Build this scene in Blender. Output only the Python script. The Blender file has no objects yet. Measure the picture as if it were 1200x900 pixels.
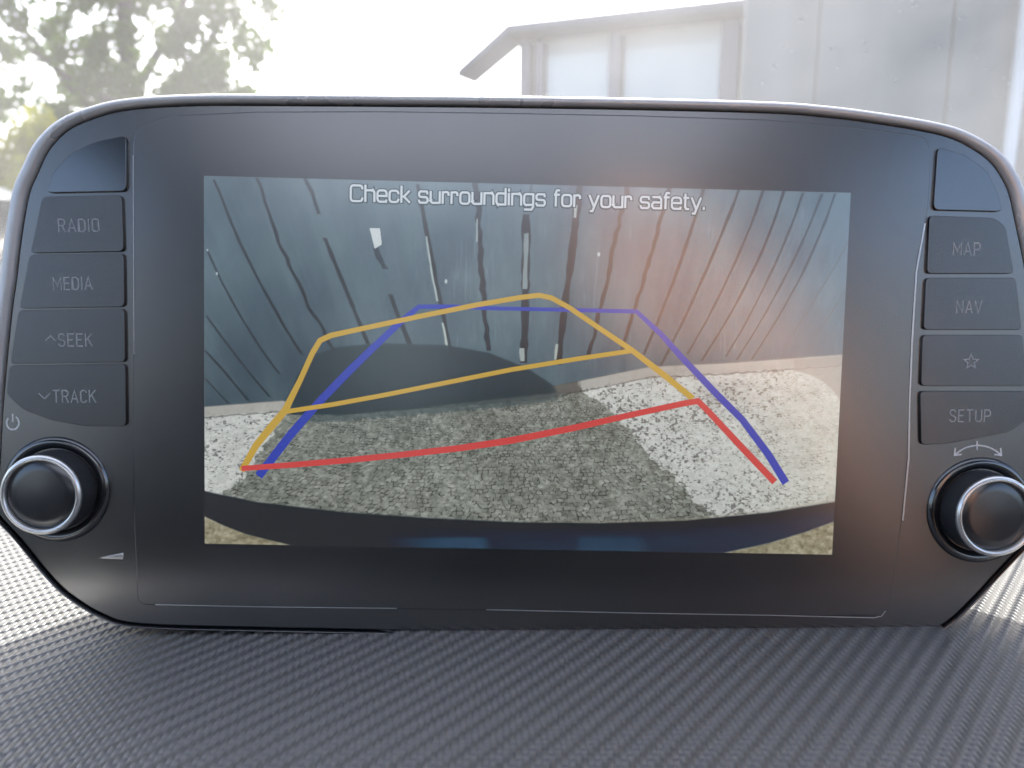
import bpy, bmesh, math, random
import numpy as np
from mathutils import Vector, Matrix

random.seed(7)
rng = np.random.default_rng(11)
S = bpy.context.scene
COL = S.collection
EYE = 1.25                      # height of the camera above the ground
PITCH = math.radians(10.7)

# ------------------------------------------------------------------ camera
cam_d = bpy.data.cameras.new('camera')
cam = bpy.data.objects.new('camera', cam_d)
COL.objects.link(cam)
cam.location = (0, 0, EYE)
cam.rotation_euler = (math.pi / 2 - PITCH, 0, 0)
cam_d.sensor_width = 36.0
cam_d.lens = 36.0 * 930 / 1200
cam_d.clip_start = 0.01
cam_d.clip_end = 500
cam_d.dof.use_dof = True
cam_d.dof.focus_distance = 0.22
cam_d.dof.aperture_fstop = 17.0
S.camera = cam

# ------------------------------------------------------------------ sky, sun, exposure
SUN_EL, SUN_AZ = math.radians(44), math.radians(-3)      # azimuth from straight ahead, positive to the right
EXPO = 1.9
w = bpy.data.worlds.new('World')
S.world = w
w.use_nodes = True
wt = w.node_tree
bg = wt.nodes['Background']
sky = wt.nodes.new('ShaderNodeTexSky')
sky.sky_type = 'NISHITA'
sky.sun_disc = False
sky.sun_elevation = SUN_EL
sky.sun_rotation = SUN_AZ
sky.air_density = .8
sky.dust_density = 4.0
sky.ozone_density = 1.2
wt.links.new(sky.outputs[0], bg.inputs[0])
bg.inputs[1].default_value = 0.15
sd = bpy.data.lights.new('sun', 'SUN')
sd.energy = 2.3
sd.angle = math.radians(1.2)
sd.color = (1.0, 0.965, 0.92)
sun = bpy.data.objects.new('sun', sd)
COL.objects.link(sun)
to_sun = Vector((math.sin(SUN_AZ) * math.cos(SUN_EL), math.cos(SUN_AZ) * math.cos(SUN_EL), math.sin(SUN_EL)))
sun.rotation_euler = to_sun.to_track_quat('Z', 'Y').to_euler()
S.view_settings.view_transform = 'Standard'
S.view_settings.look = 'None'
S.view_settings.exposure = EXPO
S.view_settings.gamma = 1.0
S.view_settings.use_curve_mapping = False
S.cycles.max_bounces = 10
S.cycles.transparent_max_bounces = 16
S.cycles.sample_clamp_indirect = 6.0
S.cycles.use_denoising = True


# ------------------------------------------------------------------ helpers
def lin(c):
    return tuple(((v / 255) / 12.92 if v / 255 <= .04045 else ((v / 255 + .055) / 1.055) ** 2.4) for v in c)


def mat(name, col=(.5, .5, .5), rough=.5, metal=0., ior=1.5, coat=0., coat_rough=.1, emis=None, emis_s=1., spec=.5):
    m = bpy.data.materials.new(name)
    m.use_nodes = True
    b = m.node_tree.nodes['Principled BSDF']
    b.inputs['Base Color'].default_value = (*col, 1)
    b.inputs['Roughness'].default_value = rough
    b.inputs['Metallic'].default_value = metal
    b.inputs['IOR'].default_value = ior
    b.inputs['Coat Weight'].default_value = coat
    b.inputs['Coat Roughness'].default_value = coat_rough
    b.inputs['Specular IOR Level'].default_value = spec
    if emis:
        b.inputs['Emission Color'].default_value = (*emis, 1)
        b.inputs['Emission Strength'].default_value = emis_s
    return m


def noise_vary(m, scale=20., amount=.25, bump=0., bscale=200., rough_amt=0., coords='Object', detail=4, stretch=None):
    """vary base colour / roughness and add fine relief"""
    nt = m.node_tree
    b = nt.nodes['Principled BSDF']
    tc = nt.nodes.new('ShaderNodeTexCoord')
    src = tc.outputs[coords]
    if stretch:
        mp = nt.nodes.new('ShaderNodeMapping')
        mp.inputs['Scale'].default_value = stretch
        nt.links.new(src, mp.inputs[0])
        src = mp.outputs[0]
    n = nt.nodes.new('ShaderNodeTexNoise')
    n.inputs['Scale'].default_value = scale
    n.inputs['Detail'].default_value = detail
    nt.links.new(src, n.inputs['Vector'])
    c = b.inputs['Base Color'].default_value[:3]
    mr = nt.nodes.new('ShaderNodeMix')
    mr.data_type = 'RGBA'
    mr.inputs[6].default_value = (*[v * (1 - amount) for v in c], 1)
    mr.inputs[7].default_value = (*[min(1, v * (1 + amount)) for v in c], 1)
    nt.links.new(n.outputs[0], mr.inputs[0])
    nt.links.new(mr.outputs[2], b.inputs['Base Color'])
    if rough_amt:
        r0 = b.inputs['Roughness'].default_value
        q = nt.nodes.new('ShaderNodeMapRange')
        q.inputs[1].default_value = .35
        q.inputs[2].default_value = .65
        q.inputs[3].default_value = max(.02, r0 - rough_amt)
        q.inputs[4].default_value = r0 + rough_amt
        nt.links.new(n.outputs[0], q.inputs[0])
        nt.links.new(q.outputs[0], b.inputs['Roughness'])
    if bump:
        n2 = nt.nodes.new('ShaderNodeTexNoise')
        n2.inputs['Scale'].default_value = bscale
        nt.links.new(src, n2.inputs['Vector'])
        bp = nt.nodes.new('ShaderNodeBump')
        bp.inputs['Strength'].default_value = bump
        bp.inputs['Distance'].default_value = .001
        nt.links.new(n2.outputs[0], bp.inputs['Height'])
        nt.links.new(bp.outputs[0], b.inputs['Normal'])
    return m


def link(name, me, m=None, parent=None, smooth=False):
    o = bpy.data.objects.new(name, me)
    COL.objects.link(o)
    if m is not None and not me.materials:
        me.materials.append(m)
    if parent is not None:
        o.parent = parent
    if smooth:
        for p in me.polygons:
            p.use_smooth = True
    return o


def mesh(name, verts, faces, m=None, parent=None, smooth=False):
    me = bpy.data.meshes.new(name)
    me.from_pydata([tuple(v) for v in verts], [], faces)
    me.update()
    return link(name, me, m, parent, smooth)


def bm_obj(name, bm, m=None, parent=None, smooth=False):
    bmesh.ops.recalc_face_normals(bm, faces=bm.faces)
    me = bpy.data.meshes.new(name)
    bm.to_mesh(me)
    bm.free()
    return link(name, me, m, parent, smooth)


def thing(name, label, cat, loc=(0, 0, 0), group=None):
    o = bpy.data.objects.new(name, None)
    COL.objects.link(o)
    o.location = loc
    o.empty_display_size = .05
    tag(o, label, cat, group)
    return o


def tag(o, label=None, cat=None, group=None, kind=None):
    if label: o['label'] = label
    if cat: o['category'] = cat
    if group: o['group'] = group
    if kind: o['kind'] = kind
    return o


def add_box(bm, lo, hi, bevel=0.):
    lo, hi = Vector(lo), Vector(hi)
    r = bmesh.ops.create_cube(bm, size=1)
    for v in r['verts']:
        v.co = Vector([lo[i] + (v.co[i] + .5) * (hi[i] - lo[i]) for i in range(3)])
    if bevel:
        es = list({e for v in r['verts'] for e in v.link_edges})
        bmesh.ops.bevel(bm, geom=es, offset=bevel, segments=2, affect='EDGES', profile=.6)


def box(name, lo, hi, m, parent=None, bevel=0.):
    bm = bmesh.new()
    add_box(bm, lo, hi, bevel)
    return bm_obj(name, bm, m, parent)


def tube(name, pts, radii, m, parent=None, n=8):
    verts, faces = [], []
    pts = [Vector(p) for p in pts]
    for i, p in enumerate(pts):
        a = pts[max(0, i - 1)]
        b = pts[min(len(pts) - 1, i + 1)]
        d = (b - a).normalized()
        up = Vector((0, 0, 1)) if abs(d.z) < .9 else Vector((1, 0, 0))
        u = d.cross(up).normalized()
        v = d.cross(u)
        for k in range(n):
            t = 2 * math.pi * k / n
            verts.append(p + (u * math.cos(t) + v * math.sin(t)) * radii[i])
    for i in range(len(pts) - 1):
        for k in range(n):
            faces.append((i * n + k, i * n + (k + 1) % n, (i + 1) * n + (k + 1) % n, (i + 1) * n + k))
    faces.append(tuple(range(n)))
    faces.append(tuple(reversed(range((len(pts) - 1) * n, len(pts) * n))))
    return mesh(name, verts, faces, m, parent, True)


# ------------------------------------------------------------------ the display's own frame
# the display face stands about 22 cm ahead of the camera, leaning back some 7 degrees
cw = cam.rotation_euler.to_matrix()


def solve_pose():
    f, W, H = 930., .177, .1015
    src = np.array([[-W / 2, H / 2], [W / 2, H / 2], [W / 2, -H / 2], [-W / 2, -H / 2]])
    dst = np.array([[239, 206], [997, 226], [975, 650], [240, 637]], float)
    A = []
    for (x, y), (u, v) in zip(src, dst):
        A.append([x, y, 1, 0, 0, 0, -u * x, -u * y, -u])
        A.append([0, 0, 0, x, y, 1, -v * x, -v * y, -v])
    Hm = np.linalg.svd(np.array(A))[2][-1].reshape(3, 3)
    K = np.array([[f, 0, -600], [0, -f, -450], [0, 0, -1]])
    B = np.linalg.inv(K) @ Hm
    B /= (np.linalg.norm(B[:, 0]) + np.linalg.norm(B[:, 1])) / 2
    if B[2, 2] > 0: B = -B
    r1, r2, t = B.T
    r3 = np.cross(r1, r2); r3 /= np.linalg.norm(r3)
    r1 = r1 / np.linalg.norm(r1)
    r2 = np.cross(r3, r1)
    return np.column_stack([r1, r2, r3]), t


RR, TT = solve_pose()
CW = np.array(cw)
DR = CW @ RR                       # display rotation in the world
DT = CW @ TT + np.array([0, 0, EYE])
DM = Matrix([[*DR[0], DT[0]], [*DR[1], DT[1]], [*DR[2], DT[2]], [0, 0, 0, 1]])


def P(px, py, h=0.):
    """traced point of the photograph -> millimetre-true point on the display's plane, raised by h"""
    d = np.array([(px - 600) / 930, (450 - py) / 930, -1.])
    d = RR.T @ d
    o = RR.T @ (-TT)
    s = (h - o[2]) / d[2]
    p = o + d * s
    return Vector((p[0], p[1], h))


def ray(px, py, Y):
    """point at distance Y ahead of the camera, in the world"""
    u, v = (px - 600) / 930, (450 - py) / 930
    d = Vector((u, math.cos(PITCH) + v * math.sin(PITCH), -math.sin(PITCH) + v * math.cos(PITCH)))
    return Vector((0, 0, EYE)) + d * (Y / d.y)


# ------------------------------------------------------------------ materials
M = {}
M['rim'] = noise_vary(mat('satin_grey_plastic', (.60, .585, .575), .30, .35), 60, .1, .15, 2500, .04)
M['piano'] = noise_vary(mat('piano_black', (.010, .011, .013), .16, ior=2.2), 35, .2, 0, 0, .0)
M['glass_black'] = noise_vary(mat('matte_glass_black', (.008, .010, .012), .25, ior=2.5), 25, .2, 0, 0, .012, detail=1)
M['button'] = noise_vary(mat('button_black', (.009, .010, .012), .25, ior=2.15), 90, .1, .1, 4000, .0)
M['shell'] = noise_vary(mat('black_shell', (.012, .012, .013), .45), 80, .2, .2, 2500)
M['chrome'] = noise_vary(mat('brushed_chrome', (.80, .79, .77), .27, .85), 300, .05, 0, 0, .0)
M['knob_face'] = noise_vary(mat('knob_black', (.018, .020, .024), .24, ior=1.9), 60, .2, 0, 0, .0)
M['knob_side'] = noise_vary(mat('knob_rubber', (.035, .036, .04), .4), 200, .2, .2, 3000)
M['print'] = noise_vary(mat('lettering_grey', (.42, .43, .44), .5), 900, .25)
M['glint_line'] = mat('painted_glint', (.60, .60, .61), .3, .6)  # pale colour of the painted edge glints


# ------------------------------------------------------------------ geometry on the display's plane
def catmull(pts, closed=True, sub=6):
    out = []
    n = len(pts)
    rngi = range(n) if closed else range(n - 1)
    for i in rngi:
        if closed:
            p0, p1, p2, p3 = pts[(i - 1) % n], pts[i], pts[(i + 1) % n], pts[(i + 2) % n]
        else:
            p0, p1, p2, p3 = pts[max(0, i - 1)], pts[i], pts[i + 1], pts[min(n - 1, i + 2)]
        for k in range(sub):
            t = k / sub
            out.append(.5 * ((2 * p1) + (p2 - p0) * t + (2 * p0 - 5 * p1 + 4 * p2 - p3) * t * t + (3 * p1 - p0 - 3 * p2 + p3) * t ** 3))
    if not closed: out.append(pts[-1])
    return out


def roundpoly(pts, r, n=5):
    out = []
    N = len(pts)
    for i in range(N):
        p, a, b = pts[i], pts[i - 1], pts[(i + 1) % N]
        da, db = (a - p), (b - p)
        q = min(r, da.length * .45, db.length * .45)
        A, B = p + da.normalized() * q, p + db.normalized() * q
        for k in range(n + 1):
            t = k / n
            out.append(A * (1 - t) ** 2 + p * 2 * t * (1 - t) + B * t * t)
    return out


def area2(pts):
    return sum(pts[i].x * pts[(i + 1) % len(pts)].y - pts[(i + 1) % len(pts)].x * pts[i].y for i in range(len(pts)))


def inset(pts, d):
    """move every point inward by d (number or per-point list)"""
    n = len(pts)
    s = 1 if area2(pts) > 0 else -1
    out = []
    for i in range(n):
        a, p, b = pts[i - 1], pts[i], pts[(i + 1) % n]
        e1 = (p - a); e2 = (b - p)
        e1.z = e2.z = 0
        if e1.length < 1e-9: e1 = e2
        if e2.length < 1e-9: e2 = e1
        e1.normalize(); e2.normalize()
        n1 = Vector((-e1.y, e1.x, 0)) * s
        n2 = Vector((-e2.y, e2.x, 0)) * s
        nn = (n1 + n2)
        L = nn.length
        nn = nn / L if L > 1e-6 else n1
        c = max(.5, nn.dot(n1))
        dd = d[i] if hasattr(d, '__len__') else d
        out.append(p + nn * dd / c)
    return out


def setz(pts, z):
    return [Vector((p.x, p.y, z)) for p in pts]


def loft(name, rings, m, parent=None, cap_last=False, cap_first=False, smooth=True):
    n = len(rings[0])
    verts = [v for r in rings for v in r]
    faces = []
    for i in range(len(rings) - 1):
        for k in range(n):
            faces.append((i * n + k, i * n + (k + 1) % n, (i + 1) * n + (k + 1) % n, (i + 1) * n + k))
    if cap_last: faces.append(tuple(range((len(rings) - 1) * n, len(rings) * n)))
    if cap_first: faces.append(tuple(reversed(range(n))))
    me = bpy.data.meshes.new(name)
    me.from_pydata([tuple(v) for v in verts], [], faces)
    bm = bmesh.new()
    bm.from_mesh(me)
    bmesh.ops.recalc_face_normals(bm, faces=bm.faces)
    bm.to_mesh(me)
    bm.free()
    o = link(name, me, m, parent)
    if smooth:
        for p in me.polygons:
            p.use_smooth = len(p.vertices) <= 4
    return o


def slab(name, pts, z0, z1, m, parent, ch=.0003):
    """a plate with a small rounded edge"""
    a = setz(pts, z0)
    b = setz(pts, z1 - ch)
    c = setz(inset(pts, ch * .35), z1 - ch * .35)
    d = setz(inset(pts, ch), z1)
    return loft(name, [a, b, c, d], m, parent, cap_last=True)


def lathe(name, c, prof, m, parent, n=72, cap=True):
    rings = [[Vector((c[0] + r * math.cos(2 * math.pi * k / n), c[1] + r * math.sin(2 * math.pi * k / n), z)) for k in range(n)] for r, z in prof]
    return loft(name, rings, m, parent, cap_last=cap)


def strip(pts, wd, closed=False, z=None):
    """flat ribbon with mitred joints; returns verts, faces"""
    n = len(pts)
    V = []
    for i in range(n):
        p = pts[i]
        if closed:
            a, b = pts[i - 1], pts[(i + 1) % n]
        else:
            a, b = pts[max(0, i - 1)], pts[min(n - 1, i + 1)]
        e1 = (p - a) if (closed or i > 0) else (b - p)
        e2 = (b - p) if (closed or i < n - 1) else (p - a)
        e1 = Vector((e1.x, e1.y)).normalized()
        e2 = Vector((e2.x, e2.y)).normalized()
        n1, n2 = Vector((-e1.y, e1.x)), Vector((-e2.y, e2.x))
        nn = n1 + n2
        nn = nn.normalized() if nn.length > 1e-6 else n1
        c = max(.45, nn.dot(n1))
        ww = wd[i] if hasattr(wd, '__len__') else wd
        zz = p.z if z is None else z
        V.append((p.x + nn.x * ww / 2 / c, p.y + nn.y * ww / 2 / c, zz))
        V.append((p.x - nn.x * ww / 2 / c, p.y - nn.y * ww / 2 / c, zz))
    F = []
    for i in range(n if closed else n - 1):
        j = (i + 1) % n
        F.append((2 * i, 2 * i + 1, 2 * j + 1, 2 * j))
    return V, F


def rr(x0, y0, x1, y1, r, n=3, parts='all'):
    """rounded rectangle as polyline (counter-clockwise from middle right going up)"""
    pts = []
    for cx, cy, a0 in ((x1 - r, y1 - r, 0), (x0 + r, y1 - r, 90), (x0 + r, y0 + r, 180), (x1 - r, y0 + r, 270)):
        for k in range(n + 1):
            a = math.radians(a0 + 90 * k / n)
            pts.append((cx + r * math.cos(a), cy + r * math.sin(a)))
    return pts


def arcpts(cx, cy, rx, ry, a0, a1, n=8):
    return [(cx + rx * math.cos(math.radians(a0 + (a1 - a0) * k / n)), cy + ry * math.sin(math.radians(a0 + (a1 - a0) * k / n))) for k in range(n + 1)]


X = .72  # x-height
W_ = .78
q = .2


def lower_bowl(w_=W_):
    return rr(0, 0, w_, X, q)


G = {  # glyph: (advance width, [(polyline, closed)...])
    'C': (1.0, [(arcpts(.8, .8, .2, .2, 0, 90, 3) + arcpts(.2, .8, .2, .2, 90, 180, 3) + arcpts(.2, .2, .2, .2, 180, 270, 3) + arcpts(.8, .2, .2, .2, 270, 360, 3), 0)]),
    'h': (W_, [([(0, 0), (0, 1.02)], 0), ([(0, X - .02), (W_ - q, X)] + arcpts(W_ - q, X - q, q, q, 90, 0, 3) + [(W_, 0)], 0)]),
    'e': (W_, [([(0, .37), (W_, .37)] + arcpts(W_ - q, X - q, q, q, 0, 90, 3) + arcpts(q, X - q, q, q, 90, 180, 3) + arcpts(q, q, q, q, 180, 270, 3) + [(W_ - .04, 0), (W_ - .02, .1)], 0)]),
    'c': (W_ - .02, [([(W_ - .02, X - .18)] + arcpts(W_ - .22, X - q, q, q, 20, 90, 2) + arcpts(q, X - q, q, q, 90, 180, 3) + arcpts(q, q, q, q, 180, 270, 3) + arcpts(W_ - .22, q, q, q, 270, 340, 2) + [(W_ - .02, .18)], 0)]),
    'k': (W_ - .1, [([(0, 0), (0, 1.02)], 0), ([(.02, .36), (.22, .36), (W_ - .12, X)], 0), ([(.22, .36), (W_ - .08, 0)], 0)]),
    's': (W_ - .02, [([(W_ - .04, X - .14), (W_ - .1, X), (.14, X), (.02, X - .1), (.02, .45), (.12, .37), (W_ - .14, .35), (W_ - .03, .26), (W_ - .03, .1), (W_ - .14, 0), (.1, 0), (.0, .14)], 0)]),
    'u': (W_, [([(0, X), (0, q)] + arcpts(q, q, q, q, 180, 270, 3) + [(W_, .02)], 0), ([(W_, X), (W_, 0)], 0)]),
    'r': (.5, [([(0, 0), (0, X)], 0), ([(0, X - .03), (.36, X), (.48, X - .06), (.5, X - .2)], 0)]),
    'o': (W_, [(lower_bowl(), 1)]),
    'n': (W_, [([(0, 0), (0, X)], 0), ([(0, X - .02), (W_ - q, X)] + arcpts(W_ - q, X - q, q, q, 90, 0, 3) + [(W_, 0)], 0)]),
    'd': (W_, [([(W_, 0), (W_, 1.02)], 0), ([(W_, .01), (q, 0)] + arcpts(q, q, q, q, 270, 180, 3) + arcpts(q, X - q, q, q, 180, 90, 3) + [(W_, X - .01)], 0)]),
    'i': (.06, [([(0.03, 0), (0.03, X)], 0), ([(0.03, .88), (0.03, 1.0)], 0)]),
    'g': (W_, [([(W_, X), (W_, -.1), (W_ - .14, -.28), (.05, -.28)], 0), ([(W_, .03), (q, .02)] + arcpts(q, q, q, q, 265, 180, 3) + arcpts(q, X - q, q, q, 180, 90, 3) + [(W_, X - .01)], 0)]),
    'f': (.42, [([(.12, 0), (.12, .85), (.2, 1.0), (.42, 1.0)], 0), ([(0, X), (.4, X)], 0)]),
    'y': (W_, [([(0, X), (W_ * .5, .02)], 0), ([(W_, X), (W_ * .36, -.28), (.1, -.28)], 0)]),
    'a': (W_, [([(.06, X), (W_ - q, X)] + arcpts(W_ - q, X - q, q, q, 90, 0, 3) + [(W_, 0), (.14, 0), (.01, .1), (.01, .28), (.12, .38), (W_, .38)], 0)]),
    't': (.42, [([(.12, .95), (.12, .12), (.22, 0), (.42, 0)], 0), ([(0, X), (.4, X)], 0)]),
    '.': (.06, [([(0.03, 0), (0.03, .12)], 0)]),
    # narrow technical capitals
    'R': (.5, [([(0, 0), (0, 1), (.34, 1), (.48, .88), (.48, .62), (.34, .5), (0, .5)], 0), ([(.28, .5), (.5, 0)], 0)]),
    'A': (.56, [([(0, 0), (.28, 1), (.56, 0)], 0), ([(.09, .3), (.47, .3)], 0)]),
    'D': (.5, [([(0, 0), (0, 1), (.32, 1), (.5, .84), (.5, .16), (.32, 0), (0, 0)], 1)]),
    'I': (.04, [([(.02, 0), (.02, 1)], 0)]),
    'O': (.5, [(rr(0, 0, .5, 1, .18), 1)]),
    'M': (.64, [([(0, 0), (0, 1), (.32, .3), (.64, 1), (.64, 0)], 0)]),
    'E': (.44, [([(.44, 1), (0, 1), (0, 0), (.44, 0)], 0), ([(0, .52), (.38, .52)], 0)]),
    'S': (.48, [([(.47, .84), (.36, 1), (.12, 1), (.01, .88), (.01, .66), (.12, .55), (.36, .46), (.48, .34), (.48, .14), (.36, 0), (.12, 0), (0, .16)], 0)]),
    'K': (.5, [([(0, 0), (0, 1)], 0), ([(.48, 1), (.02, .45)], 0), ([(.17, .62), (.52, 0)], 0)]),
    'T': (.52, [([(0, 1), (.52, 1)], 0), ([(.26, 1), (.26, 0)], 0)]),
    'Q': (.48, [([(.48, .84), (.36, 1), (.12, 1), (0, .86), (0, .14), (.12, 0), (.36, 0), (.48, .16)], 0)]),  # narrow C
    'N': (.52, [([(0, 0), (0, 1), (.52, 0), (.52, 1)], 0)]),
    'P': (.48, [([(0, 0), (0, 1), (.34, 1), (.48, .88), (.48, .58), (.34, .46), (0, .46)], 0)]),
    'V': (.56, [([(0, 1), (.28, 0), (.56, 1)], 0)]),
    'U': (.5, [([(0, 1), (0, .16), (.14, 0), (.36, 0), (.5, .16), (.5, 1)], 0)]),
    ' ': (.3, []),
    '^': (.75, [([(0, .45), (.38, .85), (.75, .45)], 0)]),
    '_': (.95, [([(0, .75), (.48, .3), (.95, .75)], 0)]),   # small downward check mark
}


def write(name, text, p0, p1, cap, sw, z, m, parent, gap=.24, smooth_z=0.):
    """write text from display point p0 to p1 (baseline), cap height and stroke width in metres"""
    total = sum(G[c][0] for c in text) + gap * (len(text) - 1)
    ex = (p1 - p0)
    L = ex.length
    ex = ex / L
    ey = Vector((-ex.y, ex.x, 0))
    sx = L / total
    x = 0
    V, F = [], []
    lay = 0
    for c in text:
        adv, strokes = G[c]
        for pl, closed in strokes:
            pts = [p0 + ex * ((x + a) * sx) + ey * (b * cap) for a, b in pl]
            if not closed and len(pts) > 1:      # square the ends off a little
                pts[0] = pts[0] + (pts[0] - pts[1]).normalized() * sw * .3
                pts[-1] = pts[-1] + (pts[-1] - pts[-2]).normalized() * sw * .3
            v, f = strip(pts, sw, closed, z + (lay % 3) * 4e-6)
            lay += 1
            o = len(V)
            V += v
            F += [tuple(i + o for i in ff) for ff in f]
        x += adv + gap
    return mesh(name, V, F, m, parent)


def polyline_part(name, pls, sw, z, m, parent):
    V, F = [], []
    for k, (pts, closed) in enumerate(pls):
        v, f = strip(pts, sw, closed, z + k * 4e-6)
        o = len(V)
        V += v
        F += [tuple(i + o for i in ff) for ff in f]
    return mesh(name, V, F, m, parent)


# ================================================================== THE SETTING
# ground
gm = noise_vary(mat('asphalt', (.055, .055, .056), .9), 3, .3, .4, 60)
g = mesh('ground', [(-60, -60, 0), (60, -60, 0), (60, 90, 0), (-60, 90, 0)], [(0, 1, 2, 3)], gm)
tag(g, 'flat grey asphalt yard outside the car', kind='structure')
g2m = noise_vary(mat('grass_green', (.06, .09, .03), .95), 6, .4, .5, 40)
g2 = mesh('lawn', [(-30, 5.6, .004), (-1.4, 5.6, .004), (-1.4, 40, .004), (-30, 40, .004)], [(0, 1, 2, 3)], g2m)
tag(g2, 'green lawn under the tree', kind='structure')

# ------------------------------------------------------------------ dashboard
DZ = EYE - .1112


def dash_height(x, y):
    z = DZ
    z -= .010 * max(0, min(1, (.165 - y) / .06)) ** 2         # rolls away towards the driver
    z += .05 * max(0, (y - .45)) ** 2
    z -= .10 * max(0, abs(x) - .34) ** 2
    if y < .118: z -= 3.2 * (.118 - y) ** 1.3
    return z


def build_dash():
    xs = np.concatenate([np.linspace(-.78, -.3, 24), np.linspace(-.29, .29, 80), np.linspace(.3, .78, 24)])
    ys = np.concatenate([np.linspace(.062, .2, 56), np.linspace(.205, .9, 70)])
    V = [(x, y, dash_height(x, y)) for y in ys for x in xs]
    n = len(xs)
    F = [(j * n + i, j * n + i + 1, (j + 1) * n + i + 1, (j + 1) * n + i) for j in range(len(ys) - 1) for i in range(n - 1)]
    m = bpy.data.materials.new('woven_dash_plastic')
    m.use_nodes = True
    nt = m.node_tree
    b = nt.nodes['Principled BSDF']
    N = lambda t: nt.nodes.new(t)
    L = nt.links.new

    def mth(op, a, bb=None, c=None):
        nd = N('ShaderNodeMath')
        nd.operation = op
        for i, v in enumerate((a, bb, c)):
            if v is None: continue
            if isinstance(v, (int, float)): nd.inputs[i].default_value = v
            else: L(v, nd.inputs[i])
        return nd.outputs[0]
    tc = N('ShaderNodeTexCoord')
    sp = N('ShaderNodeSeparateXYZ')
    nz = N('ShaderNodeTexNoise')
    nz.inputs['Scale'].default_value = 9
    L(tc.outputs['Object'], nz.inputs['Vector'])
    wob = N('ShaderNodeVectorMath'); wob.operation = 'MULTIPLY_ADD'
    L(nz.outputs['Color'], wob.inputs[0])
    wob.inputs[1].default_value = (.0012, .0012, 0)
    L(tc.outputs['Object'], wob.inputs[2])
    L(wob.outputs[0], sp.inputs[0])
    cwid, chei = .00142, .00168
    xx = mth('DIVIDE', sp.outputs[0], cwid)
    yy = mth('DIVIDE', sp.outputs[1], chei)
    # bands of a twill: smooth across, stepping over by one tooth at every thread column
    ph_ = mth('MULTIPLY_ADD', mth('SUBTRACT', mth('FRACT', xx), .5), -.95, mth('SUBTRACT', xx, yy))
    sn = mth('SINE', mth('MULTIPLY', ph_, math.pi / 2))
    band = mth('MULTIPLY', sn, mth('SUBTRACT', 1.35, mth('MULTIPLY', mth('ABSOLUTE', sn), .45)))
    domex = mth('SINE', mth('MULTIPLY', mth('FRACT', xx), math.pi))
    h = mth('MULTIPLY_ADD', domex, .30, band)
    bp = N('ShaderNodeBump')
    bp.inputs['Strength'].default_value = 1.
    bp.inputs['Distance'].default_value = .0006
    L(h, bp.inputs['Height'])
    n3 = N('ShaderNodeTexNoise'); n3.inputs['Scale'].default_value = 2500
    L(tc.outputs['Object'], n3.inputs['Vector'])
    b2 = N('ShaderNodeBump'); b2.inputs['Strength'].default_value = .15; b2.inputs['Distance'].default_value = .0001
    L(n3.outputs[0], b2.inputs['Height'])
    L(bp.outputs[0], b2.inputs['Normal'])
    L(b2.outputs[0], b.inputs['Normal'])
    n4 = N('ShaderNodeTexNoise'); n4.inputs['Scale'].default_value = 14; n4.inputs['Detail'].default_value = 6
    L(tc.outputs['Object'], n4.inputs['Vector'])
    mx = N('ShaderNodeMix'); mx.data_type = 'RGBA'
    mx.inputs[6].default_value = (.135, .132, .126, 1)
    mx.inputs[7].default_value = (.172, .168, .161, 1)
    L(n4.outputs[0], mx.inputs[0])
    L(mx.outputs[2], b.inputs['Base Color'])
    b.inputs['Roughness'].default_value = .42
    o = mesh('dashboard', V, F, m, None, True)
    tag(o, 'dark grey dashboard top with embossed carbon-fibre weave under the display', kind='structure')
    return o


dash = build_dash()
tr = tube('trim_strip', [(-.78, .20, DZ - .02), (-.3, .1655, DZ - .002), (-.105, .1410, DZ - .0005), (-.088, .1385, DZ - .0015), (-.06, .128, DZ - .006), (.78, .08, DZ - .05)], [.004] * 6,
          noise_vary(mat('silver_trim', (.6, .6, .6), .3, .7), 200, .1), dash, 12)

# ------------------------------------------------------------------ cabin round the camera (seen only as reflections and shade)
cab = thing('car_cabin', 'grey lined car cabin with the windscreen in front of the dashboard', 'car interior', (0, 0, 0))
lin_m = noise_vary(mat('headliner_cloth', (.19, .205, .22), .95), 30, .08, .4, 1500)
dark_m = noise_vary(mat('seat_cloth', (.018, .018, .02), .9), 30, .2, .5, 900)
door_m = noise_vary(mat('door_plastic', (.03, .03, .032), .6), 30, .2, .3, 1200)
paint_m = noise_vary(mat('grey_car_paint', (.25, .26, .28), .25, .4, coat=.6), 8, .08)
zc = EYE


def curved_panel(name, x0, x1, prof, thick, m, parent, nx=12, crown=.03):
    V, F = [], []
    for s in (0, 1):
        for j, (y, z) in enumerate(prof):
            for i in range(nx + 1):
                t = i / nx * 2 - 1
                V.append((x0 + (x1 - x0) * i / nx, y, z - crown * t * t - s * -thick))
    n = nx + 1
    m_ = len(prof)
    for s in (0, 1):
        o = s * n * m_
        for j in range(m_ - 1):
            for i in range(nx):
                f = (o + j * n + i, o + j * n + i + 1, o + (j + 1) * n + i + 1, o + (j + 1) * n + i)
                F.append(f if s == 0 else f[::-1])
    return mesh(name, V, F, m, parent, True)


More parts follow.
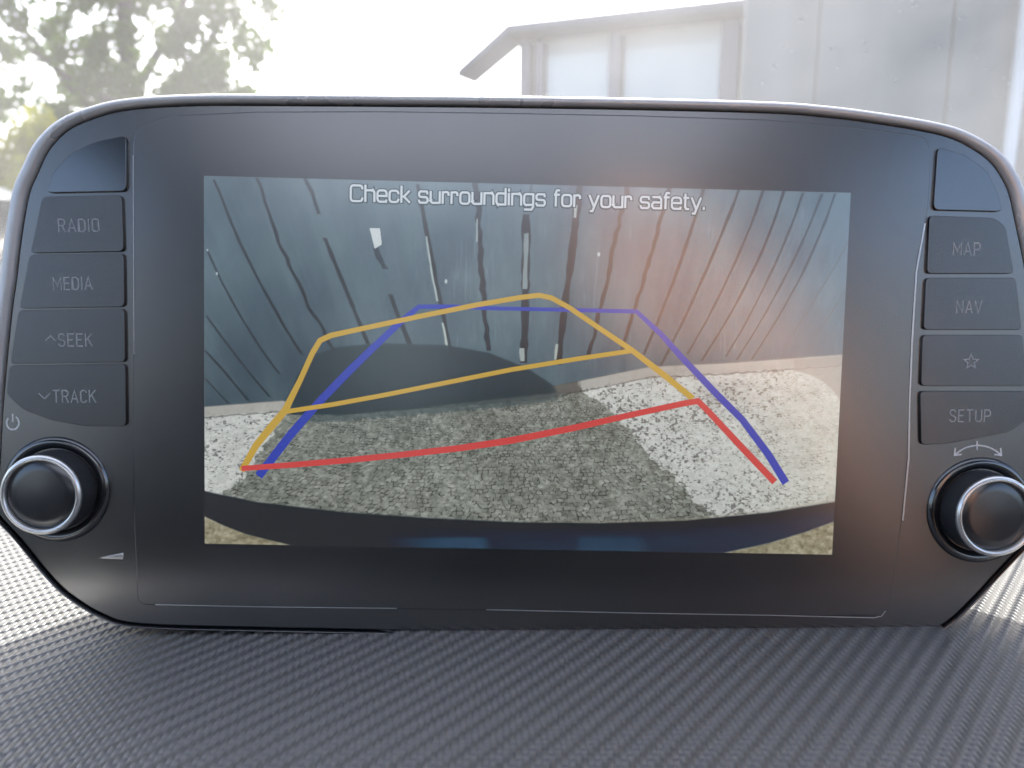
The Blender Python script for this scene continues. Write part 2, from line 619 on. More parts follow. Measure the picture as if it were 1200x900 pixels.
SR0, SR1 = -.50, -1.30           # roof opening added to brighten the display's reflections lies between these
curved_panel('headliner', -.66, .66, [(-.04, zc + .44), (-.2, zc + .47), (SR0, zc + .49)], .03, lin_m, cab)
curved_panel('headliner', -.66, .66, [(SR1, zc + .48), (-1.75, zc + .45), (-2.1, zc + .30)], .03, lin_m, cab)
for s in (-1, 1):
    box('headliner', (s * .56 - .10, SR1, zc + .455), (s * .56 + .10, SR0, zc + .485), lin_m, cab, .004)
bl = bpy.data.materials.new('added_diffuser')  # translucent roof sheet, added to whiten the bezel's top reflection
bl.use_nodes = True
nt = bl.node_tree
b_ = nt.nodes['Principled BSDF']; b_.inputs['Base Color'].default_value = (.7, .7, .69, 1); b_.inputs['Roughness'].default_value = .9
t_ = nt.nodes.new('ShaderNodeBsdfTranslucent'); t_.inputs[0].default_value = (.60, .66, .74, 1)
wv_ = nt.nodes.new('ShaderNodeTexNoise'); wv_.inputs['Scale'].default_value = 400
tcb = nt.nodes.new('ShaderNodeTexCoord'); nt.links.new(tcb.outputs['Object'], wv_.inputs['Vector'])
mr0 = nt.nodes.new('ShaderNodeMapRange'); mr0.inputs[3].default_value = .6; mr0.inputs[4].default_value = .8
nt.links.new(wv_.outputs[0], mr0.inputs[0])
m_s = nt.nodes.new('ShaderNodeMixShader'); nt.links.new(mr0.outputs[0], m_s.inputs[0])
nt.links.new(b_.outputs[0], m_s.inputs[1]); nt.links.new(t_.outputs[0], m_s.inputs[2])
nt.links.new(m_s.outputs[0], nt.nodes['Material Output'].inputs[0])
mesh('added_roof_diffuser', [(-.455, SR1, zc + .475), (.455, SR1, zc + .475), (.455, SR0, zc + .475), (-.455, SR0, zc + .475)], [(0, 3, 2, 1)], bl, cab)
box('header_rail', (-.64, -.05, zc + .415), (.64, .0, zc + .47), lin_m, cab, .012)
for s in (-1, 1):
    tube('pillar', [(s * .66, -.02, zc + .41), (s * .70, .35, zc + .20), (s * .76, .82, zc - .08)], [.03, .035, .04], lin_m, cab, 10)
    box('door', (s * .76 - .03, -1.5, .25), (s * .76 + .03, .75, zc - .12), door_m, cab, .02)
    tube('roof_rail', [(s * .66, -.02, zc + .41), (s * .66, -1.0, zc + .44), (s * .62, -2.1, zc + .28)], [.035] * 3, lin_m, cab, 10)
    box('added_side_blocker', (s * .70 - .02, -2.15, zc - .13), (s * .70 + .02, -1.15, zc + .40), lin_m, cab, .01)  # unseen side panels, added to darken reflections in the glass
    tube('rear_pillar', [(s * .62, -2.1, zc + .28), (s * .68, -2.2, zc - .1)], [.06, .08], lin_m, cab, 10)
    bs = box('seat', (s * .38 - .24, -.95, zc - .62), (s * .38 + .24, -.78, zc + .03), dark_m, cab, .06)
    box('head_restraint', (s * .38 - .13, -.93, zc + .04), (s * .38 + .13, -.84, zc + .20), dark_m, bs, .04)
    box('seat_cushion', (s * .38 - .25, -.80, zc - .68), (s * .38 + .25, -.30, zc - .55), dark_m, bs, .04)
box('rear_bench', (-.62, -1.95, zc - .65), (.62, -1.75, zc + .04), dark_m, cab, .06)
box('tailgate', (-.66, -2.25, .4), (.66, -2.18, zc + .02), door_m, cab, .02)
box('cabin_floor', (-.74, -2.2, .22), (.74, .9, .26), dark_m, cab)
box('bulkhead', (-.74, .84, .27), (.74, .9, zc - .16), dark_m, cab)

fence = thing('wooden_fence', 'pale blue painted plank fence behind the car', 'fence', (0, -4.6, 0))
fence_m = noise_vary(mat('pale_blue_fence_paint', (.20, .24, .27), .7), 5, .12, .3, 60, stretch=(1, 1, .1))
pm = bpy.data.meshes.new('plank')
bm = bmesh.new(); add_box(bm, (-.07, 0, .05), (.07, .025, 2.3), .004); bm.to_mesh(pm); bm.free()
for i in range(50):
    o_ = link('plank', pm, fence_m, fence)
    o_.location = (-3.7 + i * .15, random.uniform(-.006, .006), random.uniform(-.02, .02))
box('rail', (-3.8, -.06, .5), (3.8, -.003, .6), fence_m, fence)
box('rail', (-3.8, -.06, 1.8), (3.8, -.003, 1.9), fence_m, fence)

# the phone the picture is taken with, and the hand that holds it (both behind the lens, seen as blurred reflections)
ph = box('phone', (-.03, -.016, EYE - .045), (.125, -.008, EYE + .033), noise_vary(mat('phone_back', (.03, .03, .035), .25), 50, .1), None, .003)
tag(ph, 'dark phone held just behind the viewpoint', 'phone')
sk = noise_vary(mat('skin', (.74, .43, .30), .45), 40, .12, .2, 900)
sk.node_tree.nodes['Principled BSDF'].inputs['Subsurface Weight'].default_value = .1
hv = [Vector((.33, -.12, -.16)), Vector((.25, -.06, -.06)), Vector((.20, -.035, .005))]
hr = [.03, .024, .030]
he = [(0, 1), (1, 2)]
for kx, kz, tx, tz, rr_ in ((.170, .050, .098, .072, .0125), (.165, .026, .088, .046, .0128), (.168, .002, .094, .018, .0122), (.174, -.020, .106, -.008, .0108)):
    i0 = len(hv)
    hv += [Vector((kx, -.026, kz)), Vector((kx - .035, .006, kz + .008)), Vector(((kx - .035 + tx) / 2 - .004, .008, (kz + tz) / 2 + .004)), Vector((tx, -.0015, tz))]
    hr += [.014, rr_, rr_ * .93, rr_ * .75]
    he += [(2, i0), (i0, i0 + 1), (i0 + 1, i0 + 2), (i0 + 2, i0 + 3)]
i0 = len(hv)
hv += [Vector((.185, -.052, .02)), Vector((.150, -.048, .028)), Vector((.122, -.030, .030))]
hr += [.015, .011, .009]
he += [(2, i0), (i0, i0 + 1), (i0 + 1, i0 + 2)]
me = bpy.data.meshes.new('person')
me.from_pydata([tuple(v + Vector((-.045, 0, EYE + .004))) for v in hv], he, [])
pe = link('person', me, sk)
mod = pe.modifiers.new('skin', 'SKIN')
for i, r_ in enumerate(hr):
    me.skin_vertices[0].data[i].radius = (r_, r_)
me.skin_vertices[0].data[2].use_root = True
ss_ = pe.modifiers.new('sub', 'SUBSURF'); ss_.levels = 2; ss_.render_levels = 2
tag(pe, 'bare right hand gripping the end of the phone', 'person')

# windscreen: real pane with a film of dust
wm = bpy.data.materials.new('windscreen_glass')
wm.use_nodes = True
nt = wm.node_tree
for n_ in list(nt.nodes):
    if n_.type != 'OUTPUT_MATERIAL': nt.nodes.remove(n_)
out = nt.nodes['Material Output']
tr_ = nt.nodes.new('ShaderNodeBsdfTransparent'); tr_.inputs[0].default_value = (.90, .93, .92, 1)
gl_ = nt.nodes.new('ShaderNodeBsdfGlossy'); gl_.inputs['Roughness'].default_value = .02
fr_ = nt.nodes.new('ShaderNodeFresnel'); fr_.inputs[0].default_value = 1.45
mx_ = nt.nodes.new('ShaderNodeMixShader')
du_ = nt.nodes.new('ShaderNodeBsdfTranslucent'); du_.inputs[0].default_value = (.8, .8, .78, 1)
mx2 = nt.nodes.new('ShaderNodeMixShader')
nz_ = nt.nodes.new('ShaderNodeTexNoise'); nz_.inputs['Scale'].default_value = 5; nz_.inputs['Detail'].default_value = 8
tc_ = nt.nodes.new('ShaderNodeTexCoord')
mr_ = nt.nodes.new('ShaderNodeMapRange')
mr_.inputs[1].default_value = .3; mr_.inputs[2].default_value = .75; mr_.inputs[3].default_value = .055; mr_.inputs[4].default_value = .145
nt.links.new(tc_.outputs['Object'], nz_.inputs['Vector'])
nt.links.new(nz_.outputs[0], mr_.inputs[0])
nt.links.new(mr_.outputs[0], mx2.inputs[0])
nt.links.new(fr_.outputs[0], mx_.inputs[0])
nt.links.new(tr_.outputs[0], mx_.inputs[1])
nt.links.new(gl_.outputs[0], mx_.inputs[2])
nt.links.new(mx_.outputs[0], mx2.inputs[1])
nt.links.new(du_.outputs[0], mx2.inputs[2])
nt.links.new(mx2.outputs[0], out.inputs[0])
WB, WT = Vector((0, .86, zc - .085)), Vector((0, -.01, zc + .43))


def wpt(x, t):
    bulge = .05 * math.sin(math.pi * t)
    return Vector((x, WB.y + (WT.y - WB.y) * t + bulge * .5 - .10 * (x / .7) ** 2 * (1 - t), WB.z + (WT.z - WB.z) * t + bulge))


V, F = [], []
for j in range(17):
    for i in range(25):
        V.append(wpt(-.72 + 1.44 * i / 24, j / 16))
for j in range(16):
    for i in range(24):
        F.append((j * 25 + i, j * 25 + i + 1, (j + 1) * 25 + i + 1, (j + 1) * 25 + i))
ws = mesh('windscreen', V, F, wm, cab, True)
ws['label'] = 'slightly dusty clear windscreen pane'

# bonnet outside the windscreen
curved_panel('bonnet', -.78, .78, [(.93, zc - .13), (1.2, zc - .17), (1.6, zc - .24), (1.85, zc - .36), (1.92, zc - .55)], .02, paint_m, cab, crown=.06)

# specks of dust and dried drops on the windscreen
speck_m = mat('dust_speck', (.8, .8, .78), .8)
bm = bmesh.new()


def on_screen(px, py):
    lo, hi = 0., 1.
    for _ in range(30):
        t = (lo + hi) / 2
        p = wpt(0, t)
        r = ray(px, py, max(p.y, .02))
        p = wpt(r.x, t)
        r = ray(px, py, max(p.y, .02))
        if r.z > p.z: lo = t
        else: hi = t
    return p


sp_px = [(1046, 10), (1008, 47), (1010, 57), (975, 75), (904, 75), (916, 54), (968, 54), (1127, 61), (1142, 77), (1168, 94), (1101, 124), (1113, 19), (1065, 3), (1182, 40), (950, 122), (1040, 90), (1085, 50), (935, 20), (1150, 110), (890, 95)]
for px, py in sp_px:
    for k in range(random.choice((1, 2, 3))):
        c = on_screen(px + random.uniform(-5, 5) * k, py + random.uniform(-3, 3) * k) - Vector((0, .002, .002))
        r0 = random.uniform(.0005, .0011) * (1 if k == 0 else .5)
        vs = [bm.verts.new(c + Vector((math.cos(a) * r0 * random.uniform(.7, 1.6), 0, math.sin(a) * r0 * random.uniform(.5, 1)))) for a in [i * 2 * math.pi / 6 for i in range(6)]]
        bm.faces.new(vs)
for _ in range(160):
    c = wpt(random.uniform(-.5, .5), random.uniform(.05, .9)) - Vector((0, .002, .002))
    r0 = random.uniform(.0002, .0005)
    vs = [bm.verts.new(c + Vector((math.cos(a) * r0, 0, math.sin(a) * r0 * .7))) for a in [i * 2 * math.pi / 5 for i in range(5)]]
    bm.faces.new(vs)
so = bm_obj('dust_specks', bm, speck_m, cab)
so['kind'] = 'stuff'

# ------------------------------------------------------------------ tree ahead on the left
bark = noise_vary(mat('bark', (.10, .085, .07), .9), 20, .3, .8, 60)


def leaf_mat(name, c1, c2):
    m = mat(name, c1, .6)
    nt = m.node_tree
    b = nt.nodes['Principled BSDF']
    oi = nt.nodes.new('ShaderNodeTexCoord')
    n = nt.nodes.new('ShaderNodeTexNoise'); n.inputs['Scale'].default_value = 2.2; n.inputs['Detail'].default_value = 6
    mx = nt.nodes.new('ShaderNodeMix'); mx.data_type = 'RGBA'
    mx.inputs[6].default_value = (*c1, 1); mx.inputs[7].default_value = (*c2, 1)
    nt.links.new(oi.outputs['Object'], n.inputs['Vector'])
    nt.links.new(n.outputs[0], mx.inputs[0])
    nt.links.new(mx.outputs[2], b.inputs['Base Color'])
    tl = nt.nodes.new('ShaderNodeBsdfTranslucent')
    nt.links.new(mx.outputs[2], tl.inputs[0])
    ms = nt.nodes.new('ShaderNodeMixShader'); ms.inputs[0].default_value = .35
    nt.links.new(b.outputs[0], ms.inputs[1]); nt.links.new(tl.outputs[0], ms.inputs[2])
    nt.links.new(ms.outputs[0], nt.nodes['Material Output'].inputs[0])
    return m


def leaves(name, centres, n, size, m, parent):
    V, F = [], []
    cs = np.array([c[:3] for c in centres]); rs = np.array([c[3] for c in centres])
    wts = rs ** 2; wts /= wts.sum()
    idx = rng.choice(len(cs), n, p=wts)
    for i in idx:
        d = rng.normal(size=3); d /= np.linalg.norm(d)
        p = cs[i] + d * rs[i] * (rng.random() ** .45)
        a = rng.normal(size=3); a /= np.linalg.norm(a)
        b = np.cross(a, rng.normal(size=3)); b /= np.linalg.norm(b)
        s = size * rng.uniform(.6, 1.3)
        o = len(V)
        V += [tuple(p - a * s), tuple(p + b * s * .45), tuple(p + a * s), tuple(p - b * s * .45)]
        F.append((o, o + 1, o + 2, o + 3))
    return mesh(name, V, F, m, parent)


t1 = thing('broadleaf_tree', 'tall leafy tree with sky gaps in its crown, beyond the left end of the display', 'tree', (-4.2, 9.4, 0))
tube('trunk', [(0, 0, 0), (.06, 0, 1.2), (0, .05, 2.3), (-.1, 0, 3.2), (-.1, .1, 4.6)], [.2, .16, .13, .10, .05], bark, t1)
for a in ((-.1, 0, 2.2, -1.6, .2, 3.9), (0, 0, 2.4, 1.1, -.2, 3.6), (0, 0, 2.9, .7, .5, 4.5), (0, 0, 2.6, -.9, -.6, 3.2), (0, 0, 1.9, 1.0, .2, 2.6)):
    mid = ((a[0] + a[3]) / 2, (a[1] + a[4]) / 2, (a[2] + a[5]) / 2 - .12)
    tube('limb', [a[:3], mid, a[3:]], [.07, .045, .018], bark, t1, 6)
cl = []
for _ in range(520):
    x = random.uniform(-3.4, 1.25)
    top = 5.4 - .35 * (x + .8) ** 2 * .5
    z = random.uniform(2.35, max(2.8, top))
    cl.append((x, random.uniform(-1, 1), z, random.uniform(.06, .21)))
for x, z, r in ((1.35, 3.3, .28), (1.5, 3.75, .22), (1.15, 2.7, .25), (1.6, 4.2, .25), (.6, 2.45, .25), (1.45, 2.5, .16)):
    cl.append((x, 0, z, r))
leaves('crown', cl, 25000, .062, leaf_mat('tree_leaf', (.03, .075, .006), (.14, .22, .012)), t1)

t2 = thing('garden_shrub', 'bright yellow-green shrub at the left edge, below the tree', 'shrub', (-3.72, 6.6, 0))
for k in range(5):
    tube('stem', [(0, 0, 0), (random.uniform(-.2, .2), random.uniform(-.2, .2), .8), (random.uniform(-.4, .4), random.uniform(-.2, .2), 1.6)], [.03, .02, .01], bark, t2, 5)
cl = [(random.uniform(-.75, .3), random.uniform(-.35, .35), random.uniform(.3, 2.12), random.uniform(.15, .28)) for _ in range(80)]
leaves('foliage', cl, 16000, .045, leaf_mat('shrub_leaf', (.30, .30, .006), (.46, .42, .01)), t2)

# far hedge that closes the view low on the left
t3 = thing('hedge', 'grey-green clipped hedge far off behind the parked car', 'hedge', (-7.5, 14, 0))
cl = [(random.uniform(-6, 3.4), random.uniform(-.4, .4), random.uniform(.2, 2.1), random.uniform(.25, .5)) for _ in range(90)]
leaves('foliage', cl, 9000, .1, leaf_mat('hedge_leaf', (.05, .08, .035), (.11, .14, .05)), t3)
tube('stem', [(0, 0, 0), (0, 0, 1.5)], [.05, .03], bark, t3, 5)

# ------------------------------------------------------------------ parked car at the left edge
pc = thing('parked_car', 'white hatchback parked at the left edge behind the display', 'car', (-3.05, 5.2, 0))
white = noise_vary(mat('white_car_paint', (.72, .73, .74), .25, coat=.5), 5, .04)
glassd = noise_vary(mat('tinted_glass', (.03, .035, .04), .08), 5, .1)
rub = noise_vary(mat('tyre_rubber', (.02, .02, .02), .8), 30, .2)
prof = [(-4.0, .35), (-4.05, .75), (-3.9, .98), (-3.1, 1.08), (-2.35, 1.56), (-1.2, 1.62), (-.45, 1.52), (-.05, 1.02), (0, .55), (-.05, .3)]
sm = catmull([Vector((a, 0, b)) for a, b in prof], True, 4)
rings = []
for yy_, sc in ((-.86, .93), (-.80, 1.0), (.80, 1.0), (.86, .93)):
    rings.append([Vector((-2 + (p.x + 2) * sc, yy_ * (1 - .16 * max(0, (p.z - 1.0) / .6)), .35 + (p.z - .35) * (sc * .5 + .5))) for p in sm])
loft('body', rings, white, pc, cap_last=True, cap_first=True)
wq = [(-2.95, 1.10), (-2.35, 1.48), (-1.5, 1.53), (-1.5, 1.10)], [(-1.42, 1.10), (-1.42, 1.53), (-.72, 1.47), (-.38, 1.10)]
for ww in wq:
    for s in (-1, 1):
        f = lambda z: s * (.86 * (1 - .16 * max(0, (z - 1.0) / .6)) + .004)
        mesh('window', [(x, f(z), z) for x, z in ww], [(0, 1, 2, 3)], glassd, pc)
mesh('window', [(-.015, -.62, 1.10), (-.015, .62, 1.10), (-.36, .58, 1.48), (-.36, -.58, 1.48)], [(0, 1, 2, 3)], glassd, pc)
for x in (-3.25, -.75):
    for s in (-1, 1):
        bm = bmesh.new()
        bmesh.ops.create_cone(bm, cap_ends=True, segments=28, radius1=.32, radius2=.32, depth=.2, matrix=Matrix.Translation((x, s * .78, .32)) @ Matrix.Rotation(math.pi / 2, 4, 'X'))
        wh = bm_obj('wheel', bm, rub, pc)
        bm = bmesh.new()
        bmesh.ops.create_cone(bm, cap_ends=True, segments=20, radius1=.2, radius2=.18, depth=.03, matrix=Matrix.Translation((x, s * .885, .32)) @ Matrix.Rotation(math.pi / 2, 4, 'X'))
        bm_obj('rim', bm, M['chrome'], wh)
for s in (-1, 1):
    box('tail_light', (-.10, s * .70 - .09, .82), (-.0, s * .70 + .09, 1.0), mat('red_lens', (.4, .02, .02), .2), pc, .01)

# ------------------------------------------------------------------ building ahead right
bld = thing('garden_building', 'pale building with two big light panels between posts under a sloping roof edge', 'building', (0, 0, 0))
wall_m = noise_vary(mat('pale_render', (.72, .74, .72), .8), 4, .06, .4, 80)
panel_m = noise_vary(mat('pale_panel', (.70, .73, .71), .4), 2, .05)
post_m = noise_vary(mat('grey_post', (.19, .19, .22), .6), 10, .1, .3, 60, stretch=(1, 1, .1))
roof_m = noise_vary(mat('roof_slate', (.20, .20, .22), .7), 10, .15, .4, 50)
A = Vector((1.75, 6.45)); Bp = Vector((.07, 7.17))        # right (near) end and left (far) end of the front wall
dirw = (Bp - A).normalized()
nw = Vector((dirw.y, -dirw.x))                             # towards the car
if nw.y > 0: nw = -nw


def along(px_x):
    """distance along the front wall at which it meets the vertical through this photo column"""
    u = (px_x - 600) / 930 / 1.07
    # A.x + s*d.x = u*(A.y+s*d.y)
    return (u * A.y - A.x) / (dirw.x - u * dirw.y)


def wall_box(name, s0, s1, z0, z1, d0, d1, m, parent, bevel=.0):
    bm = bmesh.new()
    add_box(bm, (min(s0, s1), d0, z0), (max(s0, s1), d1, z1), bevel)
    for v in bm.verts:
        s, d, z = v.co
        q_ = A + dirw * s + nw * d
        v.co = Vector((q_.x, q_.y, z))
    return bm_obj(name, bm, m, parent)


TOPZ = EYE + 1.60
s610, s635, s715, s728, s847 = along(610), along(637), along(715), along(729), along(847)
wall_box('wall', s610 - .04, -1.2, 0, TOPZ + .03, -.35, -.12, wall_m, bld)
wall_box('post', s610, s610 - .09, 0, TOPZ, -.118, .03, post_m, bld, .01)
wall_box('post', s635 + .06, s635, 0, TOPZ, -.118, .02, post_m, bld, .01)
wall_box('post', s715, s728, 0, TOPZ, -.118, .03, post_m, bld, .01)
wall_box('post', s847 + .0, s847 - .14, 0, TOPZ, -.118, .03, post_m, bld, .01)
for a, b in ((s635, s715), (s728, s847)):
    wn = wall_box('window', a - .015, b + .015, .5, TOPZ - .12, -.10, -.05, panel_m, bld)
    wall_box('sill', a, b, .44, .498, -.118, .05, post_m, wn, .008)
rf = wall_box('roof', s610 + .02, -1.2, TOPZ + .035, TOPZ + .10, -.6, .22, roof_m, bld, .015)
# bargeboard that runs down past the corner
Cn = A + dirw * (s610 + .02) + nw * .22
tip = Cn + Vector((-.43, .12))
V = []
for c, z, t in ((Cn, TOPZ + .10, .075), (tip, TOPZ - .24, .045)):
    for dd in (0, -.35):
        pq = c + nw * dd
        V += [(pq.x, pq.y, z), (pq.x, pq.y, z - t)]
mesh('bargeboard', V, [(0, 1, 5, 4), (2, 6, 7, 3), (0, 4, 6, 2), (1, 3, 7, 5), (0, 2, 3, 1), (4, 5, 7, 6)], roof_m, bld)

# ------------------------------------------------------------------ shed on the right
shd = thing('timber_shed', 'grey boarded shed wall filling the view behind the right end of the display', 'shed', (0, 0, 0))
board_m = noise_vary(mat('grey_board', (.20, .215, .21), .8), 6, .25, .5, 40, stretch=(1, 1, .08))
seams = [868, 955, 1110, 1196, 1290, 1400, 1520, 1650]
YS = 4.0
for a, b in zip(seams[:-1], seams[1:]):
    x0 = (a - 600) / 930 / 1.05 * YS
    x1 = (b - 600) / 930 / 1.05 * YS
    j = random.uniform(-.006, .006)
    box('board', (x0 + .004, YS + j, .05), (x1 - .004, YS + .03 + j, 3.6), board_m, shd, .004)
xe = (868 - 600) / 930 / 1.05 * YS
V = []
for z in (0, 3.55):
    V += [(xe + .01, YS + .034, z), (5.2, YS + .034, z), (6.0, 6.4, z), (xe * 6.4 / YS + .03, 6.4, z)]
mesh('wall', V, [(0, 3, 2, 1), (4, 5, 6, 7), (0, 1, 5, 4), (1, 2, 6, 5), (2, 3, 7, 6), (3, 0, 4, 7)], board_m, shd)
box('roof', (xe - .05, YS - .15, 3.62), (5.3, YS + .4, 3.72), roof_m, shd, .01)
pp = (1190 - 600) / 930 / 1.05 * (YS - .08)
tube('downpipe', [(pp + .02, YS - .08, 3.6), (pp, YS - .08, 1.6), (pp - .02, YS - .08, .1)], [.03] * 3, noise_vary(mat('white_pipe', (.75, .76, .76), .4), 10, .05), shd, 12)

# ================================================================== THE DISPLAY
disp = thing('infotainment_display', 'wide glossy black car touchscreen unit showing the reversing camera picture', 'touchscreen display')
disp.matrix_world = DM

OUT = [(-14, 540), (-10, 580), (0, 602), (22, 626), (42, 650), (60, 672), (85, 696), (125, 720), (170, 731), (300, 735), (450, 738), (600, 741), (750, 743), (900, 745), (1040, 746),
       (1078, 742), (1108, 727), (1140, 697), (1163, 672), (1182, 652), (1203, 630), (1222, 600), (1232, 560), (1233, 500), (1227, 400), (1216, 320), (1203, 255), (1196, 225),
       (1187, 205), (1172, 184), (1150, 167), (1117, 151), (1075, 141), (1012, 131), (962, 125), (900, 120.5), (750, 116.5), (600, 114), (450, 112.5), (300, 111.5), (225, 112), (160, 116),
       (118, 124), (76, 140), (47, 166), (30, 198), (19, 225), (10, 275), (4, 325), (-1, 360), (-7, 420), (-12, 480)]
H0 = -.004
base = catmull([P(x, y, H0) for x, y in OUT], True, 5)
ctr = Vector((0, 0, 0))
n = len(base)
inn = inset(base, .001)
wd = []
for p, qn in zip(base, inn):
    nrm_ = (p - qn).normalized()
    yy_ = nrm_.y
    wv = .0030 + .0022 * max(0, abs(nrm_.x) - .2)
    if yy_ < 0: wv = wv * max(.22, 1 + yy_ * 2.2)
    wd.append(wv)
for _ in range(6):
    wd = [(wd[i - 1] + wd[i] + wd[(i + 1) % n]) / 3 for i in range(n)]


def ring(fr, h, extra=0.):
    return setz(inset(base, [w_ * fr + extra for w_ in wd]), h)


loft('rear_shell', [ring(0, -.030, .012), ring(0, -.026, .004), ring(0, -.016, .001), ring(0, -.0075, .0002)], M['shell'], disp, cap_first=True)
loft('rim', [ring(0, -.0075), ring(0, -.004), ring(.05, -.0022), ring(.2, -.0008), ring(.45, .0000), ring(.7, .0002), ring(.9, -.0002), ring(1., -.0010), ring(1.02, -.0030)], M['rim'], disp)
rim_o = [o for o in disp.children if o.name.startswith('rim')][0]
rim_o.data.materials.append(M['piano'])
for p_ in rim_o.data.polygons:
    if p_.center.y < -.042: p_.material_index = 1
loft('fascia', [ring(1.02, -.0032), ring(1.02, -.0016, .0002), ring(1.02, -.0012, .0007)], M['glass_black'], disp, cap_last=True)

bm = bmesh.new()
add_box(bm, (-.11, -.085, -.075), (.11, -.02, -.028), .01)
bm_obj('added_shade_block', bm, M['shell'], disp)  # unseen block added behind the display to shade the dash

# centre panel (the big pane of matt black glass)
CP = [(156, 600), (155, 180), (156, 154), (190, 136), (300, 130.5), (450, 130), (600, 132), (750, 135), (900, 140), (1012, 150), (1088, 160), (1091, 190), (1088, 245), (1074, 312), (1068, 400), (1064, 537), (1057, 612), (1047, 680), (1041, 722),
      (900, 722), (600, 716), (465, 714), (161, 709)]
cpp = roundpoly([P(x, y, 0) for x, y in CP], .003)
slab('glass_panel', cpp, -.0018, 0, M['glass_black'], disp, .00035)
# thin pale strips painting in the glints along the pane's edges
def hair(name, pts, wdt, z, m=M['glint_line']):
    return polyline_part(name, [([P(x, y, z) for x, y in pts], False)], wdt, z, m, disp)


hair('edge_glint', [(1084, 262), (1074, 318), (1069, 400), (1066, 470), (1065, 537), (1058, 610)], .00042, .00010)
hair('edge_glint', [(1083, 246), (1079, 258), (1072, 285), (1067, 318)], .00022, -.00008, M['glint_line'])
hair('edge_glint', [(156, 182), (156.5, 300), (157, 415)], .00018, .00010)
hair('edge_glint', [(182, 708.5), (300, 711), (465, 713)], .0002, .00010)
hair('edge_glint', [(570, 714.5), (750, 718.5), (900, 721), (1024, 724), (1033, 722), (1038, 716)], .00024, .00010)

# ---- the picture on the screen
TLc, TRc, BRc, BLc = P(239, 206), P(997, 226), P(975, 650), P(240, 637)
IW, IH = 1140, 652


def vnoise(h, w_, cell, seed, octaves=1):
    r = np.random.default_rng(seed)
    outn = np.zeros((h, w_))
    amp, tot = 1., 0.
    cx_, cy_ = (cell if hasattr(cell, '__len__') else (cell, cell))
    for o in range(octaves):
        gh, gw = int(h / cy_) + 3, int(w_ / cx_) + 3
        gr = r.random((gh, gw))
        yy = np.arange(h) / cy_
        xx = np.arange(w_) / cx_
        y0, x0 = yy.astype(int), xx.astype(int)
        fy, fx = yy - y0, xx - x0
        fy = fy * fy * (3 - 2 * fy); fx = fx * fx * (3 - 2 * fx)
        a = gr[y0][:, x0]; b = gr[y0][:, x0 + 1]; c = gr[y0 + 1][:, x0]; d = gr[y0 + 1][:, x0 + 1]
        v = (a * (1 - fx) + b * fx) * (1 - fy)[:, None] + (c * (1 - fx) + d * fx) * fy[:, None]
        outn += v * amp
        tot += amp
        amp *= .55
        cx_, cy_ = max(1.1, cx_ / 2), max(1.1, cy_ / 2)
    return outn / tot


